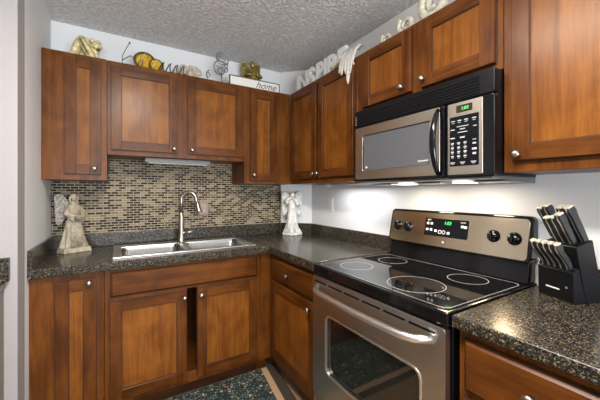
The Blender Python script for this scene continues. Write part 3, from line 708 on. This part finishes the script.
def angel(name, loc, yaw, H, label, body, wingm, hairm, pose, basepoly, wl=1.0, wings=(1,1), wspread=.4):
    t = thing(name, loc, label, 'figurine')
    R = Matrix.Rotation(yaw, 3, 'Z'); L0 = V(loc)
    T = lambda p: L0 + R @ V((p.x*H, p.y*H, p.z*H))
    fl = lambda a, z: 1 + (.19*math.sin(a*9+z*9)+.035*math.sin(a*17+2))*max(0, min(1, (.62-z)*2.2))
    b = MB(T)
    if basepoly == 'block':
        b.prism([(-.20,-.15),(.20,-.17),(.22,.10),(.12,.16),(-.14,.16),(-.22,.06)], lambda p:(p[0],p[1],0.001), lambda p:(p[0]*.93,p[1]*.93,.085))
        zb = .08
    else:
        b.lathe([(.17,0.001),(.215,.002),(.22,.03),(.19,.05),(.10,.055)], n=28, sy=.8, mod=lambda a,z:1+.05*math.sin(a*5)); zb = .03
    b.build('base', body, t, .002, 1)
    prof = [(.05,zb),(.185,zb+.003),(.180,.10),(.158,.18),(.138,.30),(.118,.42),(.098,.52),(.080,.585),(.085,.63),(.098,.70),(.100,.745),(.080,.785),(.040,.805),(.030,.83),(.028,.86)]
    if basepoly != 'block': prof = [(.05,zb),(.20,zb+.003),(.165,.10),(.130,.18),(.112,.30),(.108,.42),(.102,.52),(.080,.60),(.082,.65),(.092,.71),(.094,.755),(.075,.79),(.038,.81),(.028,.83),(.026,.86)]
    b = MB(T); b.lathe(prof, n=54, mod=fl, sy=.78); b.build('robed_body', body, t)
    # head with face
    hd = V((0,-.015,.905)) if pose != 'pray' else V((.008,-.028,.900))
    b = MB(T); b.sphere(hd, (.046,.052,.060), 20, 14); b.sphere(hd+V((0,-.052,-.006)), (.008,.012,.014), 8, 6)
    for sx in (-1,1):
        b.sphere(hd+V((sx*.018,-.046,.010)), (.009,.006,.005), 8, 6); b.sphere(hd+V((sx*.045,.0,.0)), (.006,.012,.014), 8, 6)
    b.sphere(hd+V((0,-.048,-.028)), (.014,.006,.005), 8, 6); b.sphere(hd+V((0,-.036,-.050)), (.016,.014,.012), 8, 6)
    h_ = b.build('head', body, t)
    b = MB(T); b.sphere(hd+V((0,.014,.014)), (.054,.050,.060), 18, 12)
    for k in range(11):
        a = PI*(.05+.9*k/10); x, y = math.cos(a)*.052, .010+math.sin(a)*.042
        wv = [V((hd.x+x*(1+.12*math.sin(j*1.9+k)), hd.y+y, hd.z+.03-j*.026)) for j in range(6 if hairm is not None else 4)]
        b.tube([V(q) for q in wv], [.015,.018,.018,.017,.014,.008][:len(wv)], 7)
    b.build('hair', hairm or body, t)
    # arms
    if pose == 'basket': A = [((-.088,0,.755),(-.120,-.050,.640),(-.060,-.125,.600),(.005,-.150,.590)), ((.088,0,.755),(.118,-.050,.640),(.080,-.130,.600),(.030,-.155,.590))]
    else: A = [((-.082,0,.765),(-.150,-.060,.735),(-.115,-.100,.790),(-.030,-.115,.845)), ((.082,0,.765),(.135,-.070,.680),(.085,-.115,.760),(.015,-.120,.835))]
    for a in A:
        b = MB(T); b.tube([V(q) for q in a], [.034,.044,.036,.016], 12); b.sphere(a[-1], (.016,.018,.022), 10, 8)
        e = V(a[2]).lerp(V(a[3]), .6)
        b.tube([V(a[1])+V((0,0,-.01)), V(a[2])+V((0,.01,-.045)), V(a[2])+V((0,.02,-.10))], [.028,.034,.012], 10)   # hanging sleeve
        for f in range(4): b.tube([V(a[3])+V((0,-.004,0)), V(a[3])+V((-.006+.004*f,-.018,.010)), V(a[3])+V((-.006+.004*f,-.022,.024))], [.005,.0045,.003], 6)
        b.build('arm', body, t)
    if pose == 'basket':
        b = MB(T); b.lathe([(.020,0),(.055,.005),(.078,.055),(.084,.062),(.070,.062),(.05,.03),(.002,.03)], (.015,-.175,.545), n=20); 
        for k in range(9): b.sphere((.015+.045*math.cos(k*.7)*(k%3)/2, -.175+.045*math.sin(k*.7)*(k%3)/2, .607), .018, 8, 6)
        b.build('basket', body, t)
        b = MB(T)
        for k in range(7): b.tube([V((-.07+.02*k,-.09,.57)), V((-.075+.022*k,-.125,.35)), V((-.085+.025*k,-.150,.10))], [.010,.014,.018], 8)
        b.build('robe_folds', body, t)
    else:
        b = MB(T)
        for k in range(8): b.tube([V((-.06+.017*k,-.065,.60)), V((-.075+.021*k,-.085,.34)), V((-.115+.032*k,-.125+.002*k,.06))], [.008,.012,.018], 8)
        b.build('robe_folds', body, t)
    for sx, on in zip((-1,1), wings):
        if not on: continue
        b = MB(T); feather_wing(b, (sx*.02,.075,.72), sx, wl, wspread); b.build('wing', wingm, t)
    return t
angel('angel_figurine', (-.250, 2.440, CTL), .50, .385, 'cream resin angel with grey wings and basket on the left counter', CREAM, CREAMG, CREAM, 'basket', 'block', 1.0, (1,0), wspread=.35)
angel('angel_figurine', (1.350, 2.395, CTL), -.45, .400, 'white angel figurine with raised wings in the back corner of the counter', WHPOR, WHPOR, stone('grey_brown_hair', (.16,.14,.12), (.34,.31,.27), 60), 'pray', 'round', 1.05, wspread=.3)

# ------------------------------------------------------------------ ornaments on top of the back cabinets
YO = 2.40
def figure_curled():
    FS = lambda p: V((-.185+(p.x+.190)*.78, p.y, ZT+.0005+(p.z-ZT)*.92))      # gold cream figure leaning forward over its knee
    t = thing('cherub_figurine', (-.19, YO, ZT), 'gold and cream figurine bending forward atop the far left cabinet', 'figurine')
    b = MB(FS); z = ZT+.001; y = YO
    b.tube([(-.290,y,z+.012),(-.262,y,z+.060),(-.240,y,z+.110),(-.215,y,z+.148),(-.185,y,z+.135),(-.150,y,z+.110)], [.022,.030,.032,.034,.036,.030], 14)
    b.tube([(-.215,y-.03,z+.140),(-.185,y-.05,z+.085),(-.150,y-.05,z+.030),(-.125,y-.05,z+.014)], [.026,.028,.026,.020], 12)
    b.tube([(-.235,y+.03,z+.100),(-.21,y+.04,z+.055),(-.19,y+.03,z+.016)], [.026,.026,.022], 12)
    b.tube([(-.160,y-.03,z+.105),(-.130,y-.05,z+.075),(-.110,y-.05,z+.052),(-.105,y-.04,z+.018)], [.020,.017,.015,.013], 10)
    b.build('body', GOLDC, t)
    b = MB(FS); b.sphere((-.110,y-.01,z+.120), (.038,.036,.034), 18, 12); b.sphere((-.078,y-.03,z+.108), (.010,.012,.010), 8, 6)
    for k in range(9): b.sphere((-.118+.022*math.cos(k), y-.01+.026*math.sin(k*1.7), z+.140+.006*math.cos(k*2)), .016, 8, 6)
    b.build('head', GOLDC, t)
    b = MB(FS); b.tube([(-.218,y-.055,z+.128),(-.190,y-.075,z+.075),(-.158,y-.075,z+.025)], [.007,.009,.006], 8); b.tube([(-.15,y-.05,z+.09),(-.12,y-.06,z+.078),(-.085,y-.055,z+.085)], [.008,.010,.006], 8); b.build('drapery_band', GOLD, t)
    b = MB(FS); b.box(-.305,-.085,y-.085,y+.07,ZT,ZT+.0012+.006); b.build('base', GOLDC, t, .002, 1)
figure_curled()
# wire word
t = thing('wire_word_sign', (.12, YO-.082, ZT), 'thin dark wire script word standing atop the cabinet left of centre', 'sign')
b = MB(); y = YO-.082
b.tube([(.020,y,ZT),(.022,y,ZT+.06),(.045,y,ZT+.115),(.062,y,ZT+.150)], .0022, 6); b.sphere((.063,y,ZT+.153), .006, 8, 6)
b.tube([(.022,y,ZT+.03),(.05,y,ZT+.055),(.068,y,ZT+.068),(.085,y,ZT+.060),(.095,y,ZT+.03),(.11,y,ZT+.02),(.13,y,ZT+.058),(.14,y,ZT+.045),(.135,y,ZT+.01)], .0028, 6)
for k in range(4):
    x = .24+.045*k; b.tube([(x,y,ZT+.01),(x+.02,y,ZT+.055+.003*k),(x+.034,y,ZT+.072),(x+.026,y,ZT+.045),(x+.030,y,ZT+.012),(x+.045,y,ZT+.01)], .0038, 6)
b.tube([(.02,y,ZT+.002),(.44,y,ZT+.002)], .003, 6)
b.build('wire_script', WIRE, t)
# amber plates
t = thing('decorative_plates', (.17, YO, ZT), 'pair of overlapping amber and gold plates leaning atop the sink cabinet', 'plates')
bpy.data.objects.remove(t)
def plate(x, r, yy, label):
    t = thing('decorative_plate', (x, yy, ZT), label, 'plate', 'amber plates on top of the cabinet')
    n_ = V((0,-1,.18)).normalized(); c = V((x, yy, ZT+r+.001))
    b = MB(); b.lathe([(r*.55,-.006),(r*.98,.004),(r,.008),(r*.86,.010)], c, n_, 36); b.build('rim', DKGLZ, t)
    b = MB(); b.lathe([(r*.87,.0112),(r*.60,.0122),(r*.55,.0108),(.002,.0108)], c, n_, 36); b.build('dish', YELL, t)
    b = MB(); e = n_.orthogonal().normalized()
    p0 = c + V((-r*.55,-.014,-r*.45)); p1 = c+V((r*.05,-.012,r*.80)); b.tube([p0,(p0+p1)/2+V((0,-.002,0)),p1], .0035, 6); b.build('painted_band', GOLDC, t)
plate(.158, .072, YO-.010, 'larger round amber plate with dark rim atop the sink cabinet')
plate(.228, .048, YO-.045, 'smaller round amber plate to the right of the larger amber one')
# winged stone pair
t = thing('angel_wings_ornament', (.46, YO, ZT), 'small pale stone ornament with two rounded wings atop the sink cabinet', 'figurine')
b = MB(); b.box(.405,.525,YO-.03,YO+.03,ZT+.0003,ZT+.012); b.tube([(.465,YO,ZT+.01),(.465,YO-.008,ZT+.055),(.465,YO-.010,ZT+.085)], [.020,.024,.014], 12); b.sphere((.465,YO-.012,ZT+.098), .017, 12, 8); b.build('figure', PALE, t)
for s in (-1,1):
    b = MB()
    for k in range(6):
        a = .15+.28*k; d = V((s*math.sin(a*.8)*.9, 0, math.cos(a*.9))).normalized()
        Rm = Matrix((d.cross(V((0,1,0))), V((0,1,0)), d)).transposed()
        b.sphere(V((.465+s*.030, YO+.006-k*.001, ZT+.058))+d*.030, (.014,.006,.036), 8, 6, Rm)
    b.build('wing', PALE, t)
# little wire figure and silver ring sculpture
t = thing('wire_ornament', (.61, YO, ZT), 'tiny dark wire curl ornament left of the silver ring sculpture', 'ornament')
b = MB(); b.tube([(.598+.018*math.cos(k*.55)*(1-.03*k), YO+.004*math.sin(k), ZT+.075+.020*math.sin(k*.55)) for k in range(16)], .0022, 6)
b.tube([(.590,YO,ZT),(.594,YO,ZT+.055),(.588,YO,ZT+.095),(.603,YO,ZT+.108)], .0024, 6); b.sphere((.603,YO,ZT+.110), .005, 8, 6); b.box(.575,.620,YO-.012,YO+.012,ZT+.0002,ZT+.004); b.build('wire_curl', WIRE, t)
t = thing('ring_sculpture', (.70, YO, ZT), 'silver sculpture of interlocking wire rings touching the ceiling line', 'ornament')
def ring(b, c, r, tl, sp, rr=.0045):
    e1 = V((math.cos(sp), math.sin(sp), 0)); e2 = V((-math.sin(sp)*math.sin(tl), math.cos(sp)*math.sin(tl), math.cos(tl)))
    b.tube([V(c)+(e1*math.cos(2*PI*k/28)+e2*math.sin(2*PI*k/28))*r for k in range(28)], rr, 6, closed=True)
b = MB()
for (x, z, r, tl, sp, r2) in ((.712,.225,.050,.1,.1,.005),(.690,.150,.052,-.2,.3,.005),(.715,.135,.040,.6,-.5,.004),(.700,.150,.034,1.0,.6,.004),(.728,.160,.036,-.7,.9,.004),(.704,.215,.036,.9,.2,.003)): ring(b, (x, YO, ZT+z), r, tl, sp, r2)
b.tube([(.708,YO,ZT+.004),(.708,YO,ZT+.06),(.704,YO,ZT+.10)], [.012,.006,.005], 8); b.lathe([(.038,.0003),(.038,.006),(.012,.012)], (.708,YO,ZT), n=20); b.build('rings', SILV, t)
b = MB()
for k in range(7): b.sphere((.735+.012*math.cos(k*2.1), YO-.045+.01*math.sin(k*3), ZT+.045+.007*(k%3)), .008, 8, 6)
b.tube([(.735,YO-.045,ZT),(.735,YO-.045,ZT+.04)], .004, 6)
tag(b.build('flower_ornament', GREYSTONE), 'tiny pale green bead cluster at the foot of the silver rings', 'ornament')
# sign
t = thing('word_sign', (.98, 2.335, ZT), 'long white plank sign with dark frame and script atop the corner cabinet', 'sign')
sy = 2.335; sx0, sx1, sz1 = .755, 1.185, ZT+.082
b = MB(); b.box(sx0, sx1, sy, sy+.016, ZT+.0003, sz1); b.build('board', SIGNW, t, .001, 1)
b = MB(); b.cells([sx0-.006, sx0, sx1, sx1+.006], [ZT+.0003, ZT+.004, sz1, sz1+.006], lambda x, y: not (sx0 < x < sx1 and ZT+.004 < y < sz1), sy-.004, sy+.018)
for v in b.bm.verts: v.co = V((v.co.x, v.co.z, v.co.y))
b.build('frame', SIGNF, t)
text('script', 'home', .080, SIGNF, basis((1.060, sy-.0012, ZT+.046), (1,0,0), (0,0,1)), t, shear=.5, extrude=.0008)
# gold angel behind the sign
t = thing('gold_angel_figurine', (.99, 2.43, ZT), 'small aged gold angel figurine behind the white plank sign', 'figurine')
gy = 2.45; gx = .990; gz = ZT+.001
GS = lambda p: V((gx+(p.x-gx)*1.22, gy+(p.y-gy)*1.1, gz+(p.z-gz)*1.15))
b = MB(GS); b.lathe([(.055,0),(.058,.01),(.050,.05),(.042,.10),(.030,.14),(.034,.17),(.018,.185),(.012,.195)], (gx,gy,gz), n=32, mod=lambda a,z:1+.10*math.sin(a*8))
b.sphere((gx-.006,gy-.012,gz+.213), (.020,.022,.026), 12, 8)
for s in (-1,1): b.tube([(gx+s*.03,gy,gz+.165),(gx+s*.052,gy-.02,gz+.13),(gx+s*.012,gy-.045,gz+.135)], [.013,.014,.008], 8)
b.build('robed_body', GOLD, t)
for s in (-1,1):
    b = MB(GS); feather_wing(b, (gx+s*.006, gy+.025, gz+.165), s, .31, .2); b.build('wing', GOLD, t)
b = MB(); b.box(1.08,1.13,gy-.03,gy+.02,ZT+.0003,ZT+.012)
for k in range(6): b.sphere((1.105+.013*math.cos(k*1.2), gy-.01+.012*math.sin(k*1.2), ZT+.075+.010*(k%2)), .014, 8, 6)
b.tube([(1.105,gy-.005,ZT+.01),(1.105,gy-.005,ZT+.075)], [.016,.010], 8)
tag(b.build('shell_ornament', PALE), 'small pale and dark lump ornament right of the gold angel', 'ornament')
# white block letters along the top of the right cabinets
word = 'INSPIRE'; ys_ = [2.255, 2.165, 2.045, 1.925, 1.850, 1.765, 1.655]
ltn = ['first letter of the white word, nearest the corner', 'second letter of the white word beside the corner', 'third letter of the white word over the corner cabinet',
       'fourth letter of the white word with a round hole', 'fifth letter of the white word, a thin stroke', 'sixth letter of the white word with a round hole', 'last letter of the white word beside the lace']
for ch, yy, lab in zip(word, ys_, ltn):
    o = text('wooden_letter', ch, .205, LETW, basis((1.335, yy, ZT+.076), (0,-1,0), (0,0,1)), None, extrude=.011, bold=.006)
    tag(o, lab+', tall and chunky', 'letter', 'white letters above the corner cabinet')
# lace cloth hanging over the cabinet edge
def lace():
    b = MB(); nY = 34; G = []
    top = [(1.345,ZT+.088),(1.320,ZT+.098),(1.295,ZT+.078),(1.275,ZT+.045),(1.262,ZT+.015),(1.2535,ZT-.010)]
    for k in range(nY+1):
        u = k/nY; y = 1.585-.150*u
        hang = .035+.105*math.exp(-((u-.62)/.16)**2)+.030*math.exp(-((u-.18)/.10)**2)+.012*math.sin(u*34)
        wob = .006*math.sin(u*30)+.004*math.sin(u*57+1)
        col = [V((x-.004-wob*(.5 if i else 0), y, z+.010*math.sin(u*17+i*.5)*(i < 3))) for i, (x, z) in enumerate(top)]
        for m in range(1, 6): col.append(V((1.2475-.003*math.sin(u*30+m*.7)-.002*math.sin(u*61), y+.012*math.sin(m*.9)*(u-.5), ZT-.010-hang*m/5)))
        G.append([b.bm.verts.new(p) for p in col])
    for i in range(nY):
        for k in range(len(G[0])-1): b.face([G[i][k], G[i][k+1], G[i+1][k+1], G[i+1][k]], True)
    o = b.build('lace_doily', LACE); s = o.modifiers.new('s', 'SOLIDIFY'); s.thickness = .002; s.offset = 0
    tag(o, 'white lace cloth draped over the cabinet edge beside the white letters', 'cloth')
lace()
b = MB()
for k in range(3): b.tube([(1.300-.01*k,1.705-.03*k,ZT+.010+.012*k),(1.285,1.68-.03*k,ZT+.035),(1.290,1.66-.025*k,ZT+.055)], [.010,.014,.008], 8)
b.tube([(1.30,1.73,ZT+.008),(1.30,1.61,ZT+.008)], .008, 8)
tag(b.build('bow_ornament', GREYSTONE), 'pale sage and pink ribbon bow at the foot of the last white letter', 'ornament')
# pale scrolls further along
def scroll(y0, s, label):
    t = thing('scroll_ornament', (1.33, y0, ZT), label, 'ornament', 'pale scroll ornaments above the microwave cabinet')
    b = MB(); pts = []; rad = []
    for k in range(30):
        a = k*.32; r = s*(.062-.0016*k); pts.append((1.33, y0-r*math.cos(a+2.2), ZT+s*.070+r*math.sin(a+2.2)*.95)); rad.append(s*(.020-.0003*k))
    b.tube(pts, rad, 10, up=(1,0,0)); b.build('curl', GREYSTONE, t)
    b = MB(); b.box(1.31,1.35,y0-.055*s,y0+.055*s,ZT+.0003,ZT+.010); b.build('foot', GREYSTONE, t, .002, 1)
scroll(1.245, .62, 'smallest pale sage scroll ornament, first along the cabinet over the microwave')
scroll(1.105, .85, 'middle pale sage scroll ornament over the microwave cabinet')
scroll(.935, 1.25, 'largest pale sage scroll ornament cut off at the top of the photo')

# ------------------------------------------------------------------ ceiling fixture that lights the kitchen (behind the camera's top edge)
t = thing('ceiling_light', (.12, .42, ZC), 'long warm ceiling light above the kitchen floor', 'ceiling light')
b = MB(); b.box(-.04, .28, -.18, 1.02, ZC-.045, ZC-.0005); b.build('housing', PLASTW, t, .01, 2)
b = MB(); b.box(-.02, .26, -.16, 1.00, ZC-.145, ZC-.0455); b.build('diffuser', mat('lit_diffuser', (.8,.8,.8), .5, Emission_Color=(1,.92,.82,1), Emission_Strength=11.0), t, .02, 3)
